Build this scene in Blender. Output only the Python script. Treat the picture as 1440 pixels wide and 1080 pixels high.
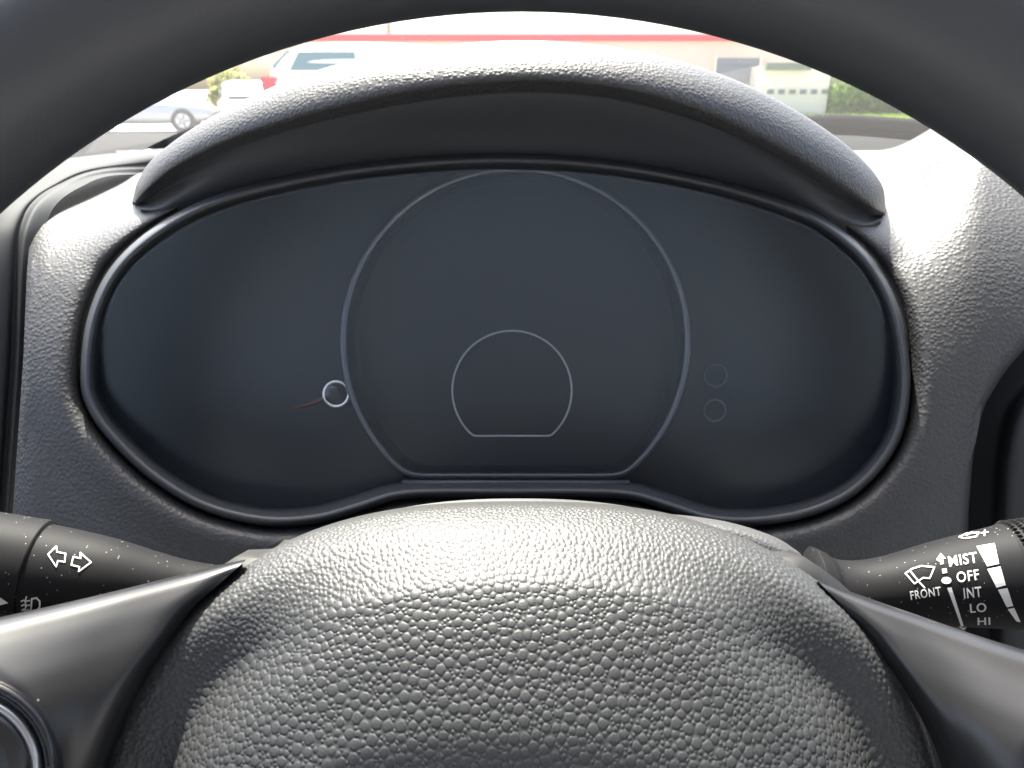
import bpy, bmesh, math, random
import numpy as np
from mathutils import Matrix, Vector
from mathutils.bvhtree import BVHTree

for o in list(bpy.data.objects): bpy.data.objects.remove(o)
S = bpy.context.scene
COL = S.collection
R = math.radians
random.seed(7); rng = np.random.default_rng(7)

# ------------------------------------------------------------------ camera, sky, sun, exposure
PITCH = 21.6            # the steering column is raked by this angle; the phone looks straight down it
F = 1048.0              # focal length in photograph pixels (1440 wide)
CAM = Vector((0, 0, 1.2))
cd = bpy.data.cameras.new('camera'); cam = bpy.data.objects.new('camera', cd); COL.objects.link(cam)
cam.location = CAM; cam.rotation_euler = (R(90 - PITCH), 0, 0)
cd.sensor_width = 36; cd.lens = 36 * F / 1440; cd.clip_start = 0.01; cd.clip_end = 2000
cd.dof.use_dof = True; cd.dof.focus_distance = 0.215; cd.dof.aperture_fstop = 30
S.camera = cam

SUN_EL, SUN_AZ = 61.9, -16      # azimuth from straight ahead (+Y), negative = to the left
w = bpy.data.worlds.new('World'); S.world = w; w.use_nodes = True
nt = w.node_tree
sky = nt.nodes.new('ShaderNodeTexSky'); sky.sky_type = 'NISHITA'; sky.sun_disc = False
sky.sun_elevation = R(SUN_EL); sky.sun_rotation = R(SUN_AZ); sky.dust_density = 6.0; sky.air_density = .8; sky.ozone_density = .6
bg = nt.nodes['Background']; bg.inputs['Strength'].default_value = 0.15
nt.links.new(sky.outputs[0], bg.inputs['Color'])
sl = bpy.data.lights.new('sun', 'SUN'); sun = bpy.data.objects.new('sun', sl); COL.objects.link(sun)
sl.energy = 5.0; sl.angle = R(0.6); sl.color = (1, .95, .87)
sd = Vector((math.sin(R(SUN_AZ)) * math.cos(R(SUN_EL)), math.cos(R(SUN_AZ)) * math.cos(R(SUN_EL)), math.sin(R(SUN_EL))))
sun.rotation_euler = sd.to_track_quat('Z', 'Y').to_euler(); sun.location = (0, 0, 30)
S.render.engine = 'CYCLES'
S.view_settings.view_transform = 'Standard'; S.view_settings.look = 'None'
S.view_settings.exposure = 2.5; S.view_settings.gamma = 1

# ------------------------------------------------------------------ helpers
MC = Matrix.Translation(CAM) @ Matrix.Rotation(R(90 - PITCH), 4, 'X')     # column frame -> world
MCn = np.array(MC)
def W(p):
    p = np.asarray(p, float); return p @ MCn[:3, :3].T + MCn[:3, 3]
def P(px, py, d): return np.array([(px - 720) / F * d, (540 - py) / F * d, -d])   # a point of the column frame
def at(px, py, D):                                                     # a point outdoors, D metres ahead
    v = np.array([(px - 720) / F, (540 - py) / F, -1.]) @ MCn[:3, :3].T
    return np.array(CAM) + v * (D / v[1])

def tag(o, label=None, cat=None, group=None, kind=None):
    if label: o['label'] = label
    if cat: o['category'] = cat
    if group: o['group'] = group
    if kind: o['kind'] = kind
    return o
def thing(name, loc, label, cat, group=None, rz=0):
    o = bpy.data.objects.new(name, None); COL.objects.link(o); o.location = loc; o.rotation_euler = (0, 0, rz)
    o.empty_display_size = .05
    return tag(o, label, cat, group)
def mesh(name, verts, faces, mat, parent=None, smooth=True, col=True, base=None, local=False):
    """one mesh object; verts in the column frame (col) or world; origin at the parent's base"""
    v = np.asarray(verts, float)
    if col: v = W(v)
    if local: org = np.zeros(3)
    elif parent is not None:
        org = np.array(parent.location)
        if parent.parent is not None: org = org + np.array(parent.parent.location)
    else:
        org = np.asarray(base, float) if base is not None else np.array([v[:, 0].mean(), v[:, 1].mean(), v[:, 2].min()])
    me = bpy.data.meshes.new(name); me.from_pydata((v - org).tolist(), [], [tuple(int(i) for i in f) for f in faces])
    me.validate(); me.update()
    bm = bmesh.new(); bm.from_mesh(me); bmesh.ops.recalc_face_normals(bm, faces=bm.faces); bm.to_mesh(me); bm.free()
    if smooth: me.polygons.foreach_set('use_smooth', [True] * len(me.polygons))
    o = bpy.data.objects.new(name, me); COL.objects.link(o)
    if mat is not None: me.materials.append(mat)
    if parent is not None: o.parent = parent
    elif not local: o.location = org
    return o
def cr(pts, n, closed=False):
    """Catmull-Rom through pts (axis 0), resampled at n points"""
    p = np.asarray(pts, float); m = len(p)
    if closed: q = np.concatenate([p[-1:], p, p[:2]])
    else: q = np.concatenate([2 * p[:1] - p[1:2], p, 2 * p[-1:] - p[-2:-1]])
    T = np.linspace(0, m if closed else m - 1, n, endpoint=not closed)
    i = np.minimum(T.astype(int), (m if closed else m - 1) - 1); t = (T - i).reshape((-1,) + (1,) * (p.ndim - 1))
    a, b, c, d = q[i], q[i + 1], q[i + 2], q[i + 3]
    return .5 * ((2 * b) + (c - a) * t + (2 * a - 5 * b + 4 * c - d) * t ** 2 + (3 * b - a - 3 * c + d) * t ** 3)
def gridfaces(nr, nc, closed=False, mask=None):
    f = []
    for i in range(nr - 1):
        for j in range(nc if closed else nc - 1):
            k = (j + 1) % nc
            if mask is not None and (mask[i, j] or mask[i + 1, j] or mask[i, k] or mask[i + 1, k]): continue
            f.append((i * nc + j, i * nc + k, (i + 1) * nc + k, (i + 1) * nc + j))
    return f
def surf(name, rows, nr, nc, mat, parent, closed=False, **kw):
    """smooth surface through a control grid rows[i][j] of column-frame points"""
    g = np.asarray(rows, float)
    g = cr(g, nr) if nr else g
    g = np.swapaxes(cr(np.swapaxes(g, 0, 1), nc, closed), 0, 1)
    nr = g.shape[0]
    return mesh(name, g.reshape(-1, 3), gridfaces(nr, nc, closed), mat, parent, **kw)
def tube_geo(path, radii, n=16, closed=False, cap=True, ell=None):
    p = np.asarray(path, float); m = len(p); r = np.broadcast_to(np.asarray(radii, float), (m,))
    t = np.roll(p, -1, 0) - np.roll(p, 1, 0) if closed else np.gradient(p, axis=0)
    t /= np.linalg.norm(t, axis=1)[:, None]
    up = np.array([0, 0, 1.]) if abs(t[:, 2]).max() < .9 else np.array([0, 1., 0])
    if abs(t @ up).max() > .95: up = np.array([1., .13, .07])
    b = np.cross(t, up); b /= np.linalg.norm(b, axis=1)[:, None]; nn = np.cross(b, t)
    a = np.linspace(0, 2 * np.pi, n, endpoint=False)
    e = ell or (1, 1)
    v = p[:, None] + r[:, None, None] * (np.cos(a)[None, :, None] * b[:, None] * e[0] + np.sin(a)[None, :, None] * nn[:, None] * e[1])
    v = v.reshape(-1, 3); f = []
    for i in range(m if closed else m - 1):
        k = (i + 1) % m
        for j in range(n):
            f.append((i * n + j, i * n + (j + 1) % n, k * n + (j + 1) % n, k * n + j))
    if cap and not closed: f += [tuple(range(n))[::-1], tuple((m - 1) * n + j for j in range(n))]
    return v, f
def tube(name, path, radii, mat, parent, n=16, closed=False, **kw):
    ell = kw.pop('ell', None)
    v, f = tube_geo(path, radii, n, closed, ell=ell); return mesh(name, v, f, mat, parent, **kw)
def boxgeo(x0, x1, y0, y1, z0, z1):
    v = [(x, y, z) for x in (x0, x1) for y in (y0, y1) for z in (z0, z1)]
    return v, [(0, 1, 3, 2), (4, 6, 7, 5), (0, 4, 5, 1), (2, 3, 7, 6), (0, 2, 6, 4), (1, 5, 7, 3)]
def box(name, b, mat, parent=None, bevel=0, **kw):
    v, f = boxgeo(*b); o = mesh(name, v, f, mat, parent, smooth=False, col=False, **kw)
    if bevel:
        bm = bmesh.new(); bm.from_mesh(o.data)
        bmesh.ops.bevel(bm, geom=bm.edges[:], offset=bevel, segments=2, affect='EDGES'); bm.to_mesh(o.data); bm.free()
    return o

# ------------------------------------------------------------------ materials
def mat(name, base, rough=.5, spec=.5, metal=0):
    m = bpy.data.materials.new(name); m.use_nodes = True
    b = m.node_tree.nodes['Principled BSDF']
    b.inputs['Base Color'].default_value = (*base, 1) if not np.isscalar(base) else (base, base, base, 1)
    b.inputs['Roughness'].default_value = rough; b.inputs['Specular IOR Level'].default_value = spec
    b.inputs['Metallic'].default_value = metal
    return m
def N(m, t, **kw):
    n = m.node_tree.nodes.new('ShaderNode' + t)
    for k, v in kw.items():
        if k in n.inputs: n.inputs[k].default_value = v
        else: setattr(n, k, v)
    return n
def L(m, a, b): m.node_tree.links.new(a, b)
def grain(m, scale, dist, strength=.6, stretch=(1, 1, 1), power=1.0, fine=0.0):
    """pebbled leather grain: domed cells between narrow grooves, plus fine micro texture in the gloss"""
    b = m.node_tree.nodes['Principled BSDF']
    tc = N(m, 'TexCoord'); mp = N(m, 'Mapping'); mp.inputs['Scale'].default_value = stretch
    L(m, tc.outputs['Object'], mp.inputs['Vector'])
    ns = N(m, 'TexNoise', Scale=scale * .35, Detail=1.0)
    L(m, mp.outputs[0], ns.inputs['Vector'])
    ms = N(m, 'VectorMath', operation='SCALE'); ms.inputs['Scale'].default_value = .35 / scale
    L(m, ns.outputs['Color'], ms.inputs[0])
    ad = N(m, 'VectorMath', operation='ADD'); L(m, mp.outputs[0], ad.inputs[0]); L(m, ms.outputs[0], ad.inputs[1])
    vo = N(m, 'TexVoronoi', Scale=scale); vo.feature = 'F1'
    L(m, ad.outputs[0], vo.inputs['Vector'])
    mr = N(m, 'MapRange'); mr.interpolation_type = 'SMOOTHSTEP'
    mr.inputs['From Min'].default_value = .72; mr.inputs['From Max'].default_value = .12
    L(m, vo.outputs['Distance'], mr.inputs['Value'])
    pw = N(m, 'Math', operation='POWER'); pw.inputs[1].default_value = power; L(m, mr.outputs[0], pw.inputs[0])
    h = pw.outputs[0]
    if fine:
        nf = N(m, 'TexNoise', Scale=scale * 6, Detail=2.0); L(m, tc.outputs['Object'], nf.inputs['Vector'])
        mf = N(m, 'Math', operation='MULTIPLY_ADD'); mf.inputs[1].default_value = fine
        L(m, nf.outputs[0], mf.inputs[0]); L(m, h, mf.inputs[2]); h = mf.outputs[0]
    bp = N(m, 'Bump'); bp.inputs['Strength'].default_value = strength; bp.inputs['Distance'].default_value = dist
    L(m, h, bp.inputs['Height']); L(m, bp.outputs[0], b.inputs['Normal'])
    return m
def dusty(m, base, amount=.3, scale=900, thr=.68):
    """fine pale dust specks"""
    b = m.node_tree.nodes['Principled BSDF']; tc = N(m, 'TexCoord')
    vo = N(m, 'TexVoronoi', Scale=scale); L(m, tc.outputs['Object'], vo.inputs['Vector'])
    lt = N(m, 'Math', operation='LESS_THAN'); lt.inputs[1].default_value = .16; L(m, vo.outputs['Distance'], lt.inputs[0])
    sp = N(m, 'SeparateColor'); L(m, vo.outputs['Color'], sp.inputs[0])
    gt = N(m, 'Math', operation='GREATER_THAN'); gt.inputs[1].default_value = thr; L(m, sp.outputs[0], gt.inputs[0])
    mu = N(m, 'Math', operation='MULTIPLY'); L(m, lt.outputs[0], mu.inputs[0]); L(m, gt.outputs[0], mu.inputs[1])
    mx = N(m, 'MixRGB'); mx.inputs[1].default_value = (*base, 1); mx.inputs[2].default_value = (.32, .31, .28, 1)
    m2 = N(m, 'Math', operation='MULTIPLY'); m2.inputs[1].default_value = amount; L(m, mu.outputs[0], m2.inputs[0])
    L(m, m2.outputs[0], mx.inputs[0]); L(m, mx.outputs[0], b.inputs['Base Color'])
    return m
def glass(name, tint=(1, 1, 1), ior=1.45, rough=0.0, film=0, refl=(1, 1, 1)):
    """thin clear pane: see-through, with Fresnel reflections"""
    m = bpy.data.materials.new(name); m.use_nodes = True; n = m.node_tree.nodes; n.remove(n['Principled BSDF'])
    tr = N(m, 'BsdfTransparent'); tr.inputs[0].default_value = (*tint, 1)
    gl = N(m, 'BsdfGlossy'); gl.inputs['Roughness'].default_value = rough; gl.inputs[0].default_value = (*refl, 1)
    ge = N(m, 'NewGeometry'); dt = N(m, 'VectorMath', operation='DOT_PRODUCT'); L(m, ge.outputs['Normal'], dt.inputs[0]); L(m, ge.outputs['Incoming'], dt.inputs[1])
    ab = N(m, 'Math', operation='ABSOLUTE'); L(m, dt.outputs['Value'], ab.inputs[0])
    om = N(m, 'Math', operation='SUBTRACT'); om.inputs[0].default_value = 1; L(m, ab.outputs[0], om.inputs[1])
    pw = N(m, 'Math', operation='POWER'); pw.inputs[1].default_value = 5; L(m, om.outputs[0], pw.inputs[0])
    f0 = ((ior - 1) / (ior + 1)) ** 2
    fr = N(m, 'Math', operation='MULTIPLY_ADD'); fr.inputs[1].default_value = 1 - f0; fr.inputs[2].default_value = f0; L(m, pw.outputs[0], fr.inputs[0])
    mx = N(m, 'MixShader')
    L(m, fr.outputs[0], mx.inputs[0]); L(m, tr.outputs[0], mx.inputs[1]); L(m, gl.outputs[0], mx.inputs[2])
    out = mx.outputs[0]
    if film:                      # thin film of dust, put in to veil the view with sunlit haze
        tl = N(m, 'BsdfTranslucent'); tl.inputs[0].default_value = (.8, .8, .78, 1); m3 = N(m, 'MixShader'); m3.inputs[0].default_value = film
        L(m, out, m3.inputs[1]); L(m, tl.outputs[0], m3.inputs[2]); out = m3.outputs[0]
    L(m, out, n['Material Output'].inputs['Surface'])
    return m
M = {}
M['dash'] = grain(mat('dash_vinyl', (.037, .037, .037), .5, .45), 640, .0004, .38, fine=.1)
M['hood'] = grain(mat('cowl_vinyl', (.037, .037, .037), .5, .45), 760, .0004, .36, fine=.1)
M['hub'] = grain(mat('pebbled_airbag_plastic', (.025, .026, .027), .52, .42), 3000, .00006, .25)
M['rim'] = grain(mat('rim_leather', (.030, .032, .036), .52), 900, .0001, .10)
M['satin'] = dusty(mat('satin_black_plastic', (.010, .010, .011), .32), (.010, .010, .011), .5, 700, .985)
M['stalk'] = dusty(mat('stalk_plastic', (.010, .010, .011), .58, .07), (.010, .010, .011), 1., 1300, .9)
M['shroud'] = grain(mat('shroud_plastic', (.045, .045, .046), .5), 1100, .0002, .5)
M['bezel'] = mat('bezel_plastic', (.04, .043, .047), .42)
M['under'] = mat('veil_lifted_underside', (.07, .074, .08), .6)  # lighter than the hood vinyl: veiling glare put into the base colour
M['gapblack'] = mat('gap_black', (.006, .006, .006), .6)
M['dial'] = mat('dial_black', (.012, .016, .022), .45, .3)
M['ring'] = mat('ring_dark_chrome', (.10, .105, .115), .3, .5, .7)
M['glossblack'] = mat('gloss_black', (.012, .013, .016), .18)
M['greyline'] = mat('grey_print', (.36, .36, .37), .45)
M['silver'] = mat('silver_trim', (.75, .75, .76), .25, .5, 1)
M['chrome'] = mat('worn_chrome', (.4, .4, .41), .3, .5, 1)
M['white_print'] = mat('white_print', (.5, .5, .49), .6)
M['needle'] = mat('needle_red', (.09, .016, .016), .4)
M['lens'] = glass('cluster_lens', (.97, .98, 1.0), 1.62, 0.32, refl=(.84, .93, 1.0))
M['windshield'] = glass('windshield_glass', (.93, .96, .94), 1.45, film=.018)
M['trim'] = mat('smooth_trim', (.030, .032, .034), .7, .15)
M['cowl'] = mat('cowl_black', (.014, .015, .016), .95, .05)

# ------------------------------------------------------------------ ground and the place outside
def noisy(m, c1, c2, scale, bump=0):
    b = m.node_tree.nodes['Principled BSDF']; tc = N(m, 'TexCoord'); ns = N(m, 'TexNoise', Scale=scale, Detail=6.0)
    L(m, tc.outputs['Object'], ns.inputs['Vector'])
    mx = N(m, 'MixRGB'); mx.inputs[1].default_value = (*c1, 1); mx.inputs[2].default_value = (*c2, 1)
    L(m, ns.outputs[0], mx.inputs[0]); L(m, mx.outputs[0], b.inputs['Base Color'])
    if bump:
        bp = N(m, 'Bump'); bp.inputs['Distance'].default_value = bump; L(m, ns.outputs[0], bp.inputs['Height']); L(m, bp.outputs[0], b.inputs['Normal'])
    return m
M['asphalt'] = noisy(mat('asphalt', .05, .9), (.17, .168, .16), (.24, .235, .225), 3)
M['grass'] = noisy(mat('grass', .1, .9), (.10, .17, .02), (.16, .22, .04), 4)
M['wall'] = noisy(mat('salmon_render', .4, .9), (.60, .46, .36), (.66, .52, .42), 1.2)
M['redtrim'] = mat('red_metal_trim', (.48, .035, .04), .5)
M['roofgrey'] = mat('roof_membrane', (.4, .4, .4), .8)
M['doorgrey'] = mat('door_grey', (.17, .18, .19), .6)
M['cream'] = mat('cream_panel', (.72, .64, .50), .8)
M['darkgreen'] = mat('dark_green_awning', (.05, .10, .06), .7)
M['brown'] = mat('brown_pipe', (.22, .15, .09), .7)
M['leaf'] = noisy(mat('leaf', .1, .7), (.13, .26, .04), (.22, .34, .07), 2)
M['leafy'] = noisy(mat('leaf_yellow', .1, .7), (.20, .22, .07), (.28, .28, .10), 2)
M['wpaint'] = mat('white_paint', (.78, .78, .78), .25); M['spaint'] = mat('silver_paint', (.34, .345, .35), .3, .5, .3)
M['bpaint'] = mat('beige_paint', (.34, .32, .24), .3)
M['cglass'] = mat('car_glass', (.08, .15, .15), .12, .8); M['tyre'] = mat('tyre_rubber', (.025, .025, .025), .85)
M['wheelrim'] = mat('alloy', (.45, .45, .46), .35, .5, .8); M['tail'] = mat('tail_light_red', (.42, .02, .04), .2)
M['bumper'] = mat('dark_bumper', (.05, .05, .055), .6)
M['bark'] = mat('bark', (.1, .07, .05), .9)

def leafy(m):
    b = m.node_tree.nodes['Principled BSDF']; tl = N(m, 'BsdfTranslucent'); ad = N(m, 'MixShader'); ad.inputs[0].default_value = .5
    L(m, b.inputs['Base Color'].links[0].from_socket, tl.inputs[0]); L(m, b.outputs[0], ad.inputs[1]); L(m, tl.outputs[0], ad.inputs[2])
    L(m, ad.outputs[0], m.node_tree.nodes['Material Output'].inputs['Surface'])
for k_ in ('leaf', 'leafy', 'grass'): leafy(M[k_])
g = mesh('ground', [(-400, -400, 0), (400, -400, 0), (400, 900, 0), (-400, 900, 0)], [(0, 1, 2, 3)], M['asphalt'], col=False, base=(0, 0, 0))
tag(g, kind='structure')
gz = .012
g = mesh('lawn', [(10.5, 33.5, gz), (60, 33.5, gz), (60, 39.8, gz), (10.5, 39.8, gz)], [(0, 1, 2, 3)], M['grass'], col=False); tag(g, kind='structure')
# tufts of grass along the lawn's near half
v, f = [], []
for i in range(2600):
    x = random.uniform(10.5, 24); y = random.uniform(33.6, 39.5); h = random.uniform(.08, .2); a = random.uniform(0, math.pi); k = len(v)
    dx, dy = .05 * math.cos(a), .05 * math.sin(a)
    v += [(x - dx, y - dy, gz), (x + dx, y + dy, gz), (x + random.uniform(-.06, .06), y + random.uniform(-.06, .06), gz + h)]; f.append((k, k + 1, k + 2))
tag(mesh('grass_tufts', v, f, M['grass'], None, smooth=False, col=False), 'short sunlit green grass in front of the hedge', 'grass', kind='stuff')

BD = 40.0
bl = thing('storefront_building', (2, BD, 0), 'long low salmon building with a red roof edge across the lot', 'building')
zr = at(720, 58, BD)[2]; zt = at(720, 49.5, BD)[2]
box('wall', (-12, 22, BD, BD + 14, 0, zr), M['wall'], bl)
box('red_fascia', (-12.25, 22.25, BD - .25, BD + 14.25, zr + .003, zt), M['redtrim'], bl)
box('roof', (-12, 22, BD + .1, BD + 13.8, zt + .003, zt + .08), M['roofgrey'], bl)
gx0, gx1 = at(1006, 100, BD)[0], at(1066, 100, BD)[0]; gzt = at(1000, 82, BD)[2]
dr = box('roller_door', (gx0, gx1, BD - .06, BD - .003, 0, gzt), M['doorgrey'], bl)
for i in range(8):
    z = gzt * (i + .5) / 8; box('slat', (gx0 + .03, gx1 - .03, BD - .09, BD - .063, z - gzt / 19, z + gzt / 19), M['doorgrey'], dr, base=None)
for sx in (gx0 - .12, gx1):
    box('door_jamb', (sx, sx + .12, BD - .12, BD - .004, 0, gzt + .12), M['cream'], bl)
wx = at(840, 80, BD)[0]
for k in range(3):
    wn = box('window', (-6 + k * 4, -4.4 + k * 4, BD - .05, BD - .003, 1., 2.3), M['cglass'], bl)
p = at(547, 50, BD + 2)
tag(tube('vent_pipe', [(p[0], BD + 2, zt + .06), (p[0], BD + 2, zt + .7)], [.13, .13], M['brown'], None, 10, col=False), 'short brown vent pipe standing on the flat roof', 'pipe')

ax0, ax1 = at(1067, 120, BD - 1.6)[0], at(1166, 120, BD - 1.6)[0]; azt = at(1100, 93, BD - 1.6)[2]
an = thing('cream_shed', ((ax0 + ax1) / 2, BD - 1.6, 0), 'low cream annex with a row of dark slots beside the hedge', 'annex')
box('wall', (ax0, ax1, BD - 1.6, BD - .02, 0, azt), M['cream'], an)
box('awning', (ax0 + .2, ax0 + 2.3, BD - 1.9, BD - 1.603, azt - .18, azt + .14), M['darkgreen'], an)
for k in range(6):
    x = ax0 + .45 + k * .52; z = at(1100, 129, BD - 1.6)[2]
    box('vent_slot', (x, x + .3, BD - 1.64, BD - 1.603, z - .1, z + .1), M['doorgrey'], an)

def leaves(name, boxdim, n, m, parent, size=.12, shape='box'):
    x0, x1, y0, y1, z0, z1 = boxdim; v, f = [], []
    for i in range(n):
        if shape == 'box':
            x, y, z = random.uniform(x0, x1), random.uniform(y0, y1), random.uniform(z0, z1) + .12 * math.sin(x0 + i)
            if random.random() < .5: y = y0 + random.random() ** 2 * (y1 - y0)
        else:
            while True:
                q = [random.uniform(-1, 1) for _ in range(3)]; l = math.sqrt(sum(t * t for t in q))
                if .35 < l < 1 + .15 * math.sin(q[0] * 9) * math.sin(q[2] * 8): break
            x = (x0 + x1) / 2 + q[0] * (x1 - x0) / 2; y = (y0 + y1) / 2 + q[1] * (y1 - y0) / 2; z = (z0 + z1) / 2 + q[2] * (z1 - z0) / 2
        c = np.array([x, y, z]); a = rng.normal(size=3); a /= np.linalg.norm(a); b = np.cross(a, rng.normal(size=3)); b /= np.linalg.norm(b)
        s = size * random.uniform(.6, 1.3); k = len(v)
        v += [c - a * s, c + b * s * .5, c + a * s, c - b * s * .5]; f.append((k, k + 1, k + 2, k + 3))
    return mesh(name, v, f, m, parent, smooth=False, col=False)
hx0, hx1 = at(1167, 130, 38.6)[0], at(1340, 130, 38.6)[0]; hz1 = at(1200, 101, 38.6)[2]
hd = thing('hedge', ((hx0 + hx1) / 2, 38.6, 0), 'clipped green hedge behind the strip of grass', 'hedge')
leaves('foliage', (hx0, hx1, 38.1, 39.3, .05, hz1), 2600, M['leaf'], hd, .16)
for k in range(6):
    x = hx0 + (k + .5) * (hx1 - hx0) / 6; tube('stem', [(x, 38.7, 0), (x + .05, 38.7, .7), (x - .04, 38.75, 1.4)], [.04, .03, .015], M['bark'], hd, 6, col=False)

def car(name, loc, rz, label, paint, Lc, Wc, Hc, hb=.95, suv=True, wins=None):
    """local frame: front towards +y, rear towards -y"""
    t = thing(name, loc, label, 'car', None, rz); t0 = Vector((0, 0, 0))
    def body(nm, sec, m, par, n=40):
        # sec: list of (y, halfwidth, z0, z1, topround)
        rows = []
        for y, hw, z0, z1, rd in sec:
            a = np.linspace(0, 2 * np.pi, 28, endpoint=False); e = 2 / 5.
            cx = np.sign(np.cos(a)) * abs(np.cos(a)) ** e * hw; cz = np.sign(np.sin(a)) * abs(np.sin(a)) ** e
            cx = cx * np.where(cz > 0, 1 - rd * np.clip(cz, 0, 1) ** 2, 1)
            rows.append(np.stack([cx, np.full(28, y), (z0 + z1) / 2 + cz * (z1 - z0) / 2], 1))
        gr = cr(np.array(rows), n); nn = 28
        vv = gr.reshape(-1, 3); ff = gridfaces(n, nn, True) + [tuple(range(nn)), tuple((n - 1) * nn + j for j in range(nn))]
        return mesh(nm, vv, ff, m, par, col=False, local=True)
    h = Lc / 2; hw = Wc / 2
    body('body', [(-h, hw * .80, .42, hb - .08, .04), (-h + .06, hw * .93, .34, hb, .05), (-h + .35, hw, .26, hb + .02, .05), (0, hw, .24, hb, .05),
                  (h - 1.1, hw, .25, hb - .02, .06), (h - .35, hw * .95, .3, hb - .12, .08), (h - .05, hw * .84, .36, hb - .22, .1), (h, hw * .74, .42, hb - .3, .1)], paint, t)
    re = -h + (.12 if suv else .55); fe = h - (1.35 if suv else 1.5)
    cb = body('cabin', [(re, hw * .86, hb - .1, hb + .04, .1), (re + .1, hw * .86, hb - .1, hb + (Hc - hb) * .45, .12), (re + .3, hw * .88, hb - .1, Hc - .06, .22), (re + .6, hw * .9, hb - .1, Hc, .24), ((re + fe) / 2, hw * .9, hb - .1, Hc, .24),
                        (fe - .75, hw * .88, hb - .1, Hc - .06, .24), (fe - .3, hw * .86, hb - .1, hb + (Hc - hb) * .5, .15), (fe, hw * .84, hb - .1, hb + .03, .1)], paint, t)
    def pane(nm, q, m, par, off):
        q = np.array(q, float); n = np.cross(q[1] - q[0], q[3] - q[0]); n /= np.linalg.norm(n)
        qq = np.concatenate([q, q + n * off]); ff = [(0, 1, 2, 3), (4, 5, 6, 7)] + [(i, (i + 1) % 4, 4 + (i + 1) % 4, 4 + i) for i in range(4)]
        return mesh(nm, qq, ff, m, par, smooth=False, col=False, local=True)
    # rear window, side windows, windscreen
    zb, zu = hb + .06, Hc - .13
    pane('rear_window', [(-hw * .68, re - .005, zb + .02), (hw * .68, re - .005, zb + .02), (hw * .58, re + .22, zu), (-hw * .58, re + .22, zu)], M['cglass'], t, .05)
    pane('windscreen', [(hw * .7, fe - .03, zb), (-hw * .7, fe - .03, zb), (-hw * .6, fe - .62, zu), (hw * .6, fe - .62, zu)], M['cglass'], t, .09)
    for s in (-1, 1):
        ys = np.linspace(re + .26, fe - .7, 4)
        for y0, y1 in (wins or zip(ys[:-1], ys[1:])):
            q = [(s * hw * .925, y0 + .04, zb), (s * hw * .925, y1 - .04, zb), (s * hw * .86, y1 - .06, zu), (s * hw * .86, y0 + .16, zu)]
            if s < 0: q = q[::-1]
            pane('side_window', q, M['cglass'], t, -.035)
        hl = pane('headlight', [(s * hw * .5, h + .01, hb - .42), (s * hw * .78, h - .1, hb - .40), (s * hw * .8, h - .1, hb - .26), (s * hw * .5, h + .01, hb - .3)], M['silver'], t, .03)
        mesh('tail_light', *boxgeo(s * hw * .70, s * hw * .985, -h - .012, -h + .17, hb - .28, hb - .03), M['tail'], t, False, False, local=True)
        for y in (-h + .85, h - .9):
            wv, wf = tube_geo([(s * (hw - .24), y, .34), (s * (hw - .22), y, .34), (s * (hw - .03), y, .34), (s * (hw + .005), y, .34)], [.31, .34, .34, .31], 24)
            wh = mesh('wheel', wv, wf, M['tyre'], t, col=False, local=True)
            rv, rf = tube_geo([(s * (hw - .02), y, .34), (s * (hw + .012), y, .34)], [.22, .20], 20)
            mesh('rim', rv, rf, M['wheelrim'], wh, smooth=False, col=False, local=True)
            for q in range(5):
                a = q * 2 * math.pi / 5
                sv, sf = tube_geo([(s * (hw + .02), y + .04 * math.cos(a), .34 + .04 * math.sin(a)), (s * (hw + .02), y + .19 * math.cos(a), .34 + .19 * math.sin(a))], [.03, .022], 6)
                mesh('wheel_spoke', sv, sf, M['doorgrey'], wh, col=False, local=True)
    mesh('rear_bumper', *boxgeo(-hw * .86, hw * .86, -h - .05, -h + .1, .36, .55), M['bumper'], t, False, False, local=True)
    mesh('number_plate', *boxgeo(-.16, .16, -h - .03, -h + .02, .62, .78), M['white_print'], t, False, False, local=True)
    return t
p = at(366, 100, 11.1)
car('white_suv', (p[0] + 2.3, 12.05, 0), R(-90), 'bright white SUV parked side-on with a red tail light', M['wpaint'], 4.6, 1.9, 1.81, 1.385, True, [(-1.95, -.95), (-.1, .55)])
p = at(190, 100, 23.5)
car('silver_car', (p[0], 23.5, 0), R(-75), 'silver hatchback parked side-on beside the beige car', M['spaint'], 4.2, 1.75, 1.45, .9)
p = at(345, 100, 25)
car('beige_car', (p[0], 25, 0), R(-158), 'pale beige saloon parked beyond the silver hatchback', M['bpaint'], 4.5, 1.78, 1.45, .9, False)
p = at(335, 120, 33)
bs = thing('yellow_bush', (p[0], 33, 0), 'yellowish green bush growing behind the parked cars', 'bush')
leaves('foliage', (p[0] - 1.3, p[0] + .7, 32.2, 33.8, .1, 2.0), 1500, M['leafy'], bs, .14, 'ball')
tube('stem', [(p[0] - .3, 33, 0), (p[0] - .3, 33, .9), (p[0] - .2, 33, 1.4)], [.07, .05, .02], M['bark'], bs, 6, col=False)

# ------------------------------------------------------------------ the car we sit in: glass, cowl, wipers
ws = thing('windshield', W(P(720, 200, .7)), 'raked clear windshield beyond the dashboard', 'windshield')
rows = []
for k, (y, z) in enumerate([(.86, 1.10), (.70, 1.22), (.50, 1.36), (.25, 1.515), (.02, 1.63)]):
    rows.append([(x, y - .10 * ((x - .34) / .96) ** 2, z) for x in np.linspace(-.62, 1.30, 9)])
g_ = cr(np.array(rows), 24); g_ = np.swapaxes(cr(np.swapaxes(g_, 0, 1), 40), 0, 1)
mesh('glass_pane', g_.reshape(-1, 3), gridfaces(24, 40), M['windshield'], ws, col=False)
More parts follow.
